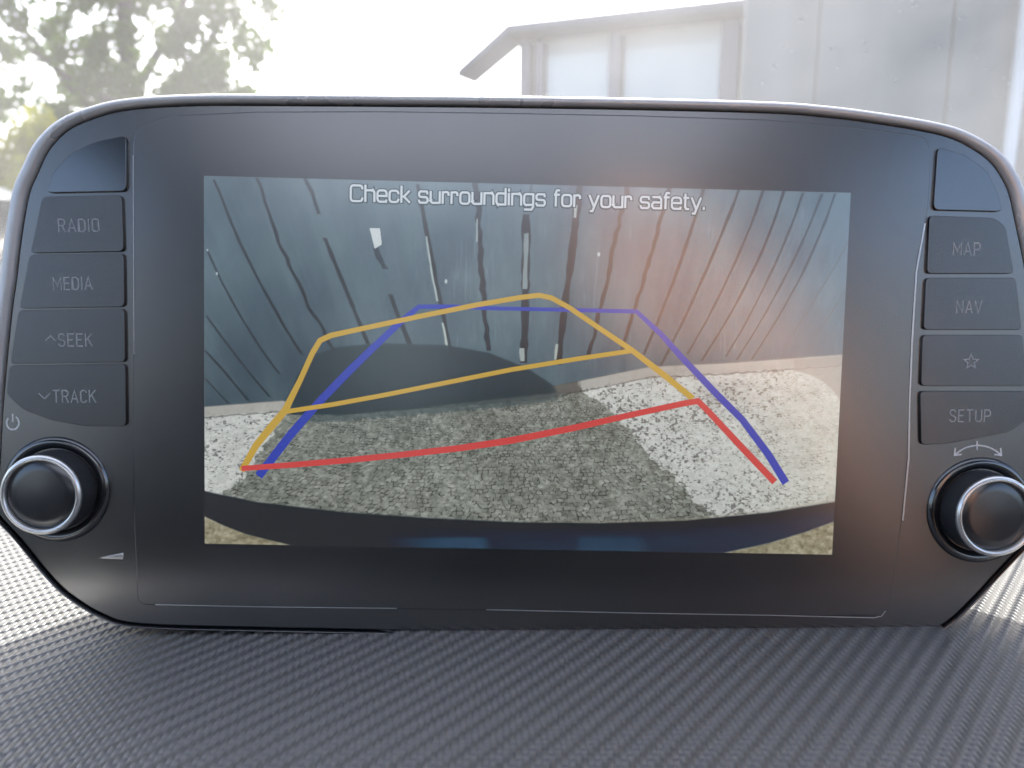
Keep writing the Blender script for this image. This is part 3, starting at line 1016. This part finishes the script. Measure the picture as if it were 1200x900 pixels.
def picture():
    # photograph coordinates of every texel (what the reversing camera shows, unrolled on the panel)
    u = (np.arange(IW) + .5) / IW
    v = (np.arange(IH) + .5) / IH
    U, Vv = np.meshgrid(u, v)
    tl, tr, br, bl = np.array([239., 206]), np.array([997., 226]), np.array([975., 650]), np.array([240., 637])
    PX = (tl[0] * (1 - U) + tr[0] * U) * (1 - Vv) + (bl[0] * (1 - U) + br[0] * U) * Vv
    PY = (tl[1] * (1 - U) + tr[1] * U) * (1 - Vv) + (bl[1] * (1 - U) + br[1] * U) * Vv
    sc = IW / 758.
    img = np.zeros((IH, IW, 3))

    def ip(x, pts):
        xs, ys = zip(*pts)
        return np.interp(x, xs, ys)

    def sm_(e0, e1, x):
        # smooth step from e0 to e1
        t = np.clip((x - e0) / (e1 - e0), 0, 1)
        return t * t * (3 - 2 * t)

    def mixc(mask, col):
        nonlocal img
        img = img * (1 - mask[..., None]) + np.array(col)[None, None, :] * mask[..., None]

    # painted wooden fence
    a = sm_(240, 620, PX)[..., None]
    rg_ = np.random.default_rng(3)
    c_l, c_m = np.array([76, 93, 103.]), np.array([89, 108, 119.])
    img[:] = c_l * (1 - a) + c_m * a
    down = sm_(300, 470, PY)[..., None]
    img *= (1 - .10 * down)
    # lines that fan out: grain follows the planks, so build it in fan coordinates
    VXp, VYp = 615., 1100.
    fan = (PX - VXp) / (VYp - PY) * 800
    fi = np.clip(((fan + 700) * 2).astype(int), 0, 2999)
    r = np.random.default_rng(5)
    g1 = r.random((60, 3000))
    gy = np.clip(((PY - 200) / 300 * 14), 0, 57)
    g0 = gy.astype(int)
    ft = gy - g0
    gr = g1[g0, fi] * (1 - ft) + g1[g0 + 1, fi] * ft
    gr2 = np.convolve(r.random(3000), np.ones(26) / 26, 'same')[fi]
    blotch = vnoise(IH, IW, (60, 110), 9, 4)
    img += ((gr - .5) * 8 + (gr2 - .5) * 26 + (blotch - .5) * 30)[..., None]
    img[..., 1] += (blotch - .5) * 6

    streak = vnoise(IH, IW, (1.6 * sc, 26 * sc), 91, 1)
    img += (np.clip(streak - .72, 0, 1) * 60 * np.clip(vnoise(IH, IW, (50, 60), 92, 2) * 2 - .5, 0, 1) * sm_(330, 520, PX))[..., None]

    def line(pts, w0, col, w1=None, jit=.25, alpha=1.):
        """dark gap between planks as a wobbly polyline drawn by y"""
        nonlocal img
        pts = sorted(pts, key=lambda p: p[1])
        ys = [p[1] for p in pts]
        xs = [p[0] for p in pts]
        if len(pts) >= 4:
            pf = np.polyfit(ys, xs, 2)
            xc = .8 * np.polyval(pf, PY) + .2 * np.interp(PY, ys, xs)
        else:
            xc = np.interp(PY, ys, xs)
        wob = (np.interp(PY, np.linspace(200, 500, 34), r.random(34)) - .5) * jit * 2
        wv = np.interp(PY, [ys[0], ys[-1]], [w0, w1 if w1 else w0]) * (.75 + .5 * np.interp(PY, np.linspace(200, 500, 40), r.random(40)))
        sl = (xs[-1] - xs[0]) / max(1, ys[-1] - ys[0])
        dist = np.abs(PX - xc - wob) / math.sqrt(1 + sl * sl)
        m_ = np.clip(wv / 2 + .6 - dist, 0, 1) * (PY >= ys[0]) * (PY <= ys[-1]) * alpha * .92
        mixc(m_, col)

    dk = (18, 28, 34)
    line([(248, 210), (260, 225), (277, 275), (297, 317), (330, 375), (352, 412)], 2.5, dk)
    line([(243, 292), (250, 307), (281, 365), (300, 400), (327, 435)], 2, (34, 46, 54))
    line([(242, 367), (275, 412), (297, 440), (315, 462)], 2, (34, 46, 54))
    line([(240, 407), (261, 430), (290, 466)], 2.2, (34, 46, 54))
    line([(240, 440), (268, 470)], 1.8, (36, 48, 56))
    line([(302, 208), (307, 232), (322, 282), (337, 305), (350, 330), (365, 362), (381, 391), (390, 408)], 3.4, dk, jit=2.)
    line([(355, 208), (364, 225), (372, 250)], 4, (28, 40, 48))
    line([(379, 277), (392, 310), (407, 345), (422, 382), (429, 400)], 4, (30, 44, 52))
    line([(372, 250), (379, 277)], 2, (90, 108, 116), alpha=.6)
    line([(438, 288), (442, 300), (450, 313)], 6, (46, 60, 68))
    line([(455, 342), (466, 372), (478, 400)], 5, (34, 46, 54))
    line([(415, 208), (428, 240), (431, 262)], 1.6, (86, 104, 112), alpha=.7)
    line([(487, 216), (495, 259), (502, 290), (507, 325), (515, 355), (519, 375), (526, 412)], 4, (28, 40, 46), 4.5)
    line([(497, 275), (503, 315), (510, 350)], 2, (165, 178, 178))
    line([(516, 375), (520, 395), (523, 411)], 2.5, (178, 188, 184))
    line([(553, 210), (560, 240), (559, 275), (562, 325), (565, 365), (570, 408)], 6, (34, 48, 56), jit=1.4)
    line([(556, 255), (556, 282)], 1.6, (160, 174, 176), jit=.5)
    line([(620, 214), (617, 245)], 3, (66, 82, 90))
    line([(614, 250), (613, 345), (611, 422)], 10, (34, 48, 56), 8, jit=.6)
    line([(614, 272), (612, 336)], 5, (132, 148, 152), jit=.5)
    line([(609, 405), (609, 420)], 5, (160, 170, 168), jit=.5)
    line([(678, 212), (672, 245), (668, 300), (660, 345), (651, 424)], 8, (24, 38, 46), 7, jit=.6)
    line([(672, 240), (671, 254)], 4, (165, 176, 176), jit=.5)
    line([(650, 400), (648, 418)], 3, (170, 178, 172), jit=.5)
    line([(733, 214), (730, 237), (717, 282), (707, 332), (695, 385), (687, 417)], 5, (34, 48, 56), 4, jit=1.6)
    line([(782, 218), (775, 245), (760, 300), (740, 360), (725, 412)], 5.5, (32, 44, 52), 3, jit=1)
    line([(823, 218), (815, 247), (795, 305), (772, 365), (752, 412)], 4, (44, 56, 62), 2.5)
    line([(866, 220), (860, 232), (832, 300), (805, 360), (772, 425)], 3.4, (44, 56, 62), 2.4)
    line([(893, 222), (880, 260), (857, 310), (825, 375), (803, 412)], 3.0, (48, 58, 64), 2)
    line([(917, 224), (900, 275), (865, 345), (820, 420)], 3.0, (44, 56, 62), 2)
    line([(940, 226), (922, 275), (900, 320), (868, 385), (848, 415)], 2.6, (52, 64, 70), 1.8)
    line([(963, 227), (942, 275), (925, 312), (897, 362), (862, 418)], 2.6, (52, 64, 70), 1.8)
    line([(978, 227), (960, 275), (942, 315), (912, 365), (880, 418)], 2.6, (50, 62, 68), 1.8)
    line([(994, 280), (975, 318), (950, 352), (915, 410)], 2.0, (84, 96, 100), 1.6, alpha=.8)
    line([(992, 335), (970, 370), (945, 408)], 1.8, (88, 98, 100), 1.4, alpha=.7)
    # broken knot hole showing daylight
    m_ = ((PX > 431 + (PY - 266) * .25) & (PX < 443 + (PY - 266) * .12) & (PY > 266) & (PY < 290 - (PX - 436) * .6)).astype(float)
    mixc(m_, (188, 198, 200))
    for xx_, yy_, ss in ((520, 327, 3), (699, 296, 3), (243, 291, 2), (254, 318, 2.4), (385, 470, 2)):
        mixc(np.clip(ss - np.hypot((PX - xx_) * 1.6, PY - yy_), 0, 1), (178, 190, 192))

    # ground
    fb = ip(PX, [(230, 474), (330, 466), (345, 470), (500, 462), (640, 450), (690, 440), (760, 426), (850, 422), (1000, 411)])
    ground = sm_(-.8, .8, PY - fb)
    nf = vnoise(IH, IW, (6 * sc, 4.2 * sc), 21, 3)
    nf2 = vnoise(IH, IW, (3.4 * sc, 3.0 * sc), 22, 2)
    nl = vnoise(IH, IW, 60, 23, 4)
    # setts laid in courses that shrink with distance, bowed by the wide lens
    PYb = PY + .00016 * (PX - 600) ** 2
    tt = np.clip(PYb - 330, 40, None) / 270
    SX = (PX - 615) / (tt * 7.5) + 200
    SY = -270 / 5.4 * 2.5 * tt ** -.4 + 300
    SX += (vnoise(IH, IW, 50, 301, 3) - .5) * 1.2
    SY += (vnoise(IH, IW, 50, 302, 3) - .5) * 1.2
    rh = np.random.default_rng(77)
    HX, HY, HB = rh.random((512, 512)), rh.random((512, 512)), rh.random((512, 512))
    SX += .5 * (np.floor(SY) % 2)
    IX, IY = np.floor(SX).astype(int), np.floor(SY).astype(int)
    f1 = np.full(PX.shape, 9.); f2 = np.full(PX.shape, 9.); cb = np.zeros(PX.shape)
    for dx_ in (-1, 0, 1):
        for dy_ in (-1, 0, 1):
            gx, gy_ = (IX + dx_) % 512, (IY + dy_) % 512
            qx = np.abs(IX + dx_ + .5 + (HX[gy_, gx] - .5) * .62 - SX)
            qy = np.abs(IY + dy_ + .5 + (HY[gy_, gx] - .5) * .62 - SY)
            dd = (qx ** 3 + qy ** 3) ** (1 / 3)
            nearer = dd < f1
            f2 = np.where(nearer, f1, np.minimum(f2, dd))
            cb = np.where(nearer, HB[gy_, gx], cb)
            f1 = np.where(nearer, dd, f1)
    jm = vnoise(IH, IW, (9, 7), 305, 2)
    joint = np.clip(1.15 - (f2 - f1) / .16, 0, 1)
    base_g = np.zeros_like(img)
    base_g[:] = (126, 131, 125)
    base_g += ((cb - .5) * 26 + (nf - .5) * 44 + (nf2 - .5) * 36 + (nl - .5) * 30)[..., None]
    base_g = base_g * (1 - (.58 * joint * np.clip((jm - .36) * 5, 0, 1))[..., None])
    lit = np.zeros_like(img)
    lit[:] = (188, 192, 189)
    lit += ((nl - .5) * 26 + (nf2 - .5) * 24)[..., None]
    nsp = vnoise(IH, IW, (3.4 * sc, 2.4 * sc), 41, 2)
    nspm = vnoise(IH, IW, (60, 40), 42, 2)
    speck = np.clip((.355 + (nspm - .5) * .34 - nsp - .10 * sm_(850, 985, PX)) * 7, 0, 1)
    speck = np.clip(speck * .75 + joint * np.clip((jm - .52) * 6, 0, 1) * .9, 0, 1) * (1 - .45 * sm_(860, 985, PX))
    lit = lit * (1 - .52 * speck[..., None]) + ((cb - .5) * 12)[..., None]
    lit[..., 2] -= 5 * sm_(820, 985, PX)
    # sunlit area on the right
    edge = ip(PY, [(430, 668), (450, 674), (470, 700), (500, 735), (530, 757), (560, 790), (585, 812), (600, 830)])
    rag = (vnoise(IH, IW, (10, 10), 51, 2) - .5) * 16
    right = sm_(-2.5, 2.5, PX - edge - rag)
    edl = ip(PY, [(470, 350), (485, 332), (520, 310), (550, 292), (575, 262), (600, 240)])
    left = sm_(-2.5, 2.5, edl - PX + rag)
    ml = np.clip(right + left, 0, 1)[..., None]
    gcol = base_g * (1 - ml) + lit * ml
    # smooth kerb strip along the fence
    ks = sm_(2, 0, np.abs(PY - fb - 6) - 5 - rag * .1)
    kcol = (92. * (1 - ml) + 160. * ml) + (nl[..., None] - .5) * 20
    kcol = kcol * np.array([1, 1.0, .97])
    gcol = gcol * (1 - ks[..., None] * .9) + kcol * ks[..., None] * .9
    kl = np.clip(1.4 - np.abs(PY - fb - 13 + rag * .15), 0, 1) * .6
    gcol *= (1 - .5 * kl[..., None])
    kl = np.clip(1.2 - np.abs(PY - fb), 0, 1) * .5
    gcol *= (1 - .5 * kl[..., None])
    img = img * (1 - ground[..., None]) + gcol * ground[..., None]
    # grey patch outside a rounded edge at the far right
    d_ = np.hypot(PX - 925, PY - 500)
    mixc(sm_(67, 69.5, d_) * (PX > 930) * sm_(fb + 1, fb + 3, PY) * (PY < 480) * .75, (152, 149, 142))

    # shade of the car on the fence foot: soft arched patch
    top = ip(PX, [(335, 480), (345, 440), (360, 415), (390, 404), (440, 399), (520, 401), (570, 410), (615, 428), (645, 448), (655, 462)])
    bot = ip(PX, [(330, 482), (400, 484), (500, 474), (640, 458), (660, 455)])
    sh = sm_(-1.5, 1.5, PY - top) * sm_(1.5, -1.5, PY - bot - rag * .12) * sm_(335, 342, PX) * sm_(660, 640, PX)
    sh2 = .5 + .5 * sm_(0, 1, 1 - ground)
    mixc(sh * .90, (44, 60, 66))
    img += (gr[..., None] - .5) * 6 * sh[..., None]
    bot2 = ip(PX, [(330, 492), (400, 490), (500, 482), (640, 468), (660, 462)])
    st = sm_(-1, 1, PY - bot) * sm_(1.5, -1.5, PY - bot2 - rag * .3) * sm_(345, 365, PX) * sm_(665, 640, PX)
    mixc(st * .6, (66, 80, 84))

    # bumper along the bottom
    bt = ip(PX, [(236, 573), (300, 587), (400, 599), (500, 606), (600, 611), (700, 612), (800, 609), (900, 599), (980, 586)])
    bb = ip(PX, [(236, 602), (262, 615), (290, 626), (345, 640), (350, 700), (840, 700), (846, 648), (900, 636), (945, 622), (980, 609)])
    bp_ = sm_(-1.5, 1.5, PY - bt) * sm_(1.2, -1.2, PY - bb)
    under = sm_(-1, 1, PY - bb)
    dirt = np.zeros_like(img); dirt[:] = (140, 136, 116)
    dirt += ((nf - .5) * 60 + (nf2 - .5) * 50)[..., None]
    img = img * (1 - under[..., None]) + dirt * under[..., None]
    bc = np.zeros_like(img)
    k = sm_(0, 22, PY - bt)[..., None]
    k2 = sm_(330, 700, PX)[..., None]
    bc[:] = np.array([36, 46, 54.]) * (1 - k2 * k) + np.array([50, 60, 74.]) * k2 * k
    k3 = (sm_(440, 520, PX) * sm_(575, 560, PX) * sm_(627, 632, PY))[..., None] * .6
    bc = bc * (1 - k3) + np.array([66, 92, 118.]) * k3
    k4 = (sm_(670, 680, PX) * sm_(760, 740, PX) * sm_(626, 632, PY))[..., None] * .4
    bc = bc * (1 - k4) + np.array([66, 92, 118.]) * k4
    bc += (vnoise(IH, IW, (50, 8), 61, 2)[..., None] - .5) * 9
    img = img * (1 - bp_[..., None]) + bc * bp_[..., None]
    rimm = np.clip(2.0 - np.abs(PY - bt + 1.5), 0, 1) * sm_(560, 700, PX) * .35
    mixc(rimm, (150, 145, 132))
    img += (vnoise(IH, IW, 2.2, 71) - .5)[..., None] * 5
    img = np.clip(img, 0, 255) / 255
    return np.where(img <= .04045, img / 12.92, ((img + .055) / 1.055) ** 2.4)


VEIL = np.array([.030, .034, .040])      # what the glass itself already reflects
SCREEN_GAIN = 2 ** -EXPO
lin_img = np.clip(picture() - VEIL, .004, 1)
im = bpy.data.images.new('reversing_picture', IW, IH, float_buffer=True, alpha=False)
im.colorspace_settings.name = 'Linear Rec.709'
rgba = np.ones((IH, IW, 4), np.float32)
rgba[..., :3] = lin_img[::-1]
im.pixels.foreach_set(rgba.ravel())
im.update()
im.pack()
sm_mat = bpy.data.materials.new('lit_screen')
sm_mat.use_nodes = True
nt = sm_mat.node_tree
b = nt.nodes['Principled BSDF']
b.inputs['Base Color'].default_value = (.010, .012, .014, 1)
b.inputs['Roughness'].default_value = .25
b.inputs['IOR'].default_value = 2.75
ti = nt.nodes.new('ShaderNodeTexImage')
ti.image = im
ti.interpolation = 'Linear'
nt.links.new(ti.outputs[0], b.inputs['Emission Color'])
b.inputs['Emission Strength'].default_value = SCREEN_GAIN
sz = .00006
scr = mesh('screen', [(TLc.x, TLc.y, sz), (TRc.x, TRc.y, sz), (BRc.x, BRc.y, sz), (BLc.x, BLc.y, sz)], [(0, 3, 2, 1)], sm_mat, disp)
uv = scr.data.uv_layers.new(name='UVMap')
for li, c in zip(range(4), ((0, 1), (0, 0), (1, 0), (1, 1))):
    uv.data[li].uv = c
scr['label'] = 'lit screen picture of a wooden fence and cobbles behind the car'


def lit(name, rgb):
    return mat(name, (.01, .012, .014), .25, ior=2.4, emis=tuple(max(0, a - v) for a, v in zip(lin(rgb), VEIL)), emis_s=SCREEN_GAIN)


def guide(pts, wpx, colname, z, label, smooth=False):
    pp_ = [P(x, y, z) for x, y in pts]
    wds = [wv * .000212 for wv in wpx]
    V, F = strip(pp_, wds, False, z)
    o = mesh('guide_line', V, F, colname, scr)
    o['label'] = label
    return o


blue = lit('guide_blue', (66, 78, 168)); yel = lit('guide_yellow', (186, 156, 78)); red = lit('guide_red', (194, 82, 82))
guide([(303, 558), (340, 510), (375, 470), (410, 434), (440, 405), (472, 375), (491, 359.5), (530, 359), (565, 361), (660, 363), (746, 365), (775, 392), (800, 420), (840, 462), (870, 492), (900, 532), (921, 566)],
      [11, 11, 10, 10, 9, 8, 6, 5, 5, 5, 5.5, 7, 8, 9, 9, 10, 10.5], blue, sz + .00003, 'thick blue guide line framing the reversing path')
guide([(283, 552), (300, 522), (318, 500), (334, 481), (352, 445), (366, 414), (375, 399), (388, 393), (420, 386), (500, 369), (560, 357), (610, 348.5), (632, 346), (646, 349), (668, 361), (700, 383), (740, 410), (775, 437), (812, 467)],
      [8, 9, 10, 9, 7, 7, 7, 7, 6.5, 6.5, 6.5, 6.5, 6.5, 6.5, 6.5, 6.5, 7, 8, 8], yel, sz + .00006, 'yellow guide line forming the outer bent frame')
guide([(331, 483), (390, 474), (450, 463), (520, 449), (600, 433), (680, 420), (741, 411)], [6, 6, 6, 6, 6, 6, 6], yel, sz + .00008, 'short yellow guide line crossing the middle')
guide([(283, 549), (340, 545), (400, 540), (470, 533), (540, 525), (600, 516), (670, 502), (740, 486), (800, 473), (818, 470), (830, 482), (870, 525), (908, 565)],
      [7, 7.5, 8, 8, 8.5, 9, 8.5, 8, 8, 8, 8, 9, 9], red, sz + .00010, 'red guide line nearest the bumper')
capm, capd = lit('caption_white', (190, 200, 208)), lit('caption_outline', (62, 76, 84))
TXT = 'Check surroundings for your safety.'
c0, c1 = P(411, 235.5, sz + .00008), P(825, 245.5, sz + .00008)
cap_h = .0042
write('caption_outline', TXT, c0, c1, cap_h, .00125, sz + .00012, capd, scr, gap=.26)
write('caption', TXT, c0, c1, cap_h, .00058, sz + .00016, capm, scr, gap=.26)

# ---- buttons
B = {
    'RADIO': [(50, 231), (142, 229), (144, 294), (36, 296)],
    'MEDIA': [(35, 299), (144, 297), (145, 359), (23, 361)],
    '^SEEK': [(22, 364), (145, 362), (146, 424), (12, 426)],
    '_TRAQK': [(11, 429), (146, 427), (147, 499), (100, 499), (60, 492), (28, 480), (8, 462)],
    'MAP': [(1090, 253), (1166, 256), (1178, 266), (1188, 320), (1087, 320)],
    'NAV': [(1086, 326), (1190, 326), (1197, 386), (1083, 386)],
    '*': [(1082, 393), (1198, 393), (1203, 452), (1080, 452)],
    'SETUP': [(1079, 459), (1204, 459), (1206, 490), (1182, 506), (1112, 519), (1080, 521)],
}
TX = {'RADIO': (69, 271.5, 116, 271), 'MEDIA': (63, 339.5, 108, 339), '^SEEK': (54, 405.5, 108, 405.5), '_TRAQK': (46, 471.5, 112, 471.5),
      'MAP': (1117, 298.5, 1148, 299), 'NAV': (1121, 366.5, 1150, 366.5), 'SETUP': (1113, 494, 1160, 494)}
BL_ = {'RADIO': 'top left button lettered RADIO', 'MEDIA': 'left button lettered MEDIA', '^SEEK': 'left button lettered SEEK with an upward arrow', '_TRAQK': 'left button lettered TRACK with a downward arrow',
       'MAP': 'top right button lettered MAP', 'NAV': 'right button lettered NAV', '*': 'right button with a star outline', 'SETUP': 'lowest right button lettered SETUP'}
zb = -.0002
for key, poly in B.items():
    pp_ = roundpoly([P(x, y, zb) for x, y in poly], .0012, 4)
    pp_ = inset(pp_, -.00013)
    bo = slab('button', pp_, -.0022, zb, M['button'], disp, .00016)
    bo['label'] = BL_[key]
    if key == '*':
        star = []
        for k in range(10):
            r_ = 8.6 if k % 2 == 0 else 4.0
            a_ = math.radians(-90 + 36 * k)
            star.append(P(1138 + r_ * math.cos(a_), 424 + r_ * math.sin(a_), zb))
        polyline_part('star_symbol', [(star, True)], .00030, zb + .00003, M['print'], bo)
    else:
        x0, y0, x1, y1 = TX[key]
        write('lettering', key, P(x0, y0, zb), P(x1, y1, zb), .0033, .00032, zb + .00003, M['print'], bo, gap=.26)

for nm, poly in (('corner_cover', [(148, 158), (148, 224), (54, 226), (62, 202), (82, 180), (110, 166)]), ('corner_cover', [(1099, 172), (1130, 181), (1157, 200), (1171, 230), (1175, 248), (1094, 246)])):
    pp_ = roundpoly([P(x, y, zb) for x, y in poly], .0016, 4)
    slab(nm, pp_, -.0022, zb, M['piano'], disp, .0002)

# ---- knobs
for cx_, cy_, rp, ri in ((45.5, 581, 47.5, 40.5), (1170, 606, 49, 42)):
    hk = .0075
    c = P(cx_, cy_, hk)
    k = .222 / 930 * (1 - hk / .22)
    ro, rin = rp * k * 1.0, ri * k
    # the collar that the knob grows out of
    lathe('knob_collar', c, [(ro + .0041, -.0016), (ro + .0039, -.0011), (ro + .0034, -.0003), (ro + .0027, .0001), (ro + .0019, .0000), (ro + .0012, -.0005), (ro + .0006, -.0012)], M['piano'], disp, cap=False)
    kn = lathe('knob', c, [(ro + .0002, -.001), (ro + .0001, .002), (ro - .0004, hk - .0016)], M['knob_side'], disp, cap=False)
    lathe('knob_ring', c, [(ro - .0004, hk - .0018), (ro, hk - .0012), (ro - .0002, hk - .0006), (ro - .0007, hk - .0001), (rin + .0005, hk), (rin + .0001, hk - .0004), (rin, hk - .0014)], M['chrome'], kn, cap=False, n=96)
    lathe('knob_cap', c, [(rin + .0001, hk - .0016), (rin - .0004, hk - .0012), (rin - .003, hk - .0010), (.001, hk - .0008)], M['knob_face'], kn)

# power symbol beside the left knob, turn arrows above the right one
zf = -.0012 + .00006
M['symbol'] = noise_vary(mat('symbol_print', (.8, .81, .82), .5), 900, .1)
pw = [P(15 + 7.2 * math.cos(math.radians(a)), 495.5 + 8.0 * math.sin(math.radians(a)), zf) for a in range(-62, 243, 18)]
polyline_part('power_symbol', [(pw, False), ([P(15, 485, zf), P(15, 494, zf)], False)], .00042, zf, M['symbol'], disp)
arc_ = [P(1146 + 38 * math.cos(math.radians(a)), 560 + 38 * math.sin(math.radians(a)), zf) for a in range(-135, -44, 6)]
ah = [([P(1119.5, 525, zf), P(1118.5, 533.5, zf), P(1127, 532.5, zf)], False), ([P(1172.5, 525, zf), P(1173.5, 533.5, zf), P(1165, 532.5, zf)], False), ([P(1145, 517, zf), P(1145, 527, zf)], False)]
polyline_part('turn_symbol', [(arc_, False)] + ah, .00042, zf, M['symbol'], disp)
# small bright wedge standing in for a glint at the pane's lower left
wz = [P(117, 653.5, zf), P(145, 647.5, zf), P(145, 655.5, zf)]
slab('glint_wedge', wz, -.0016, zf + .0004, M['chrome'], disp, .00008)
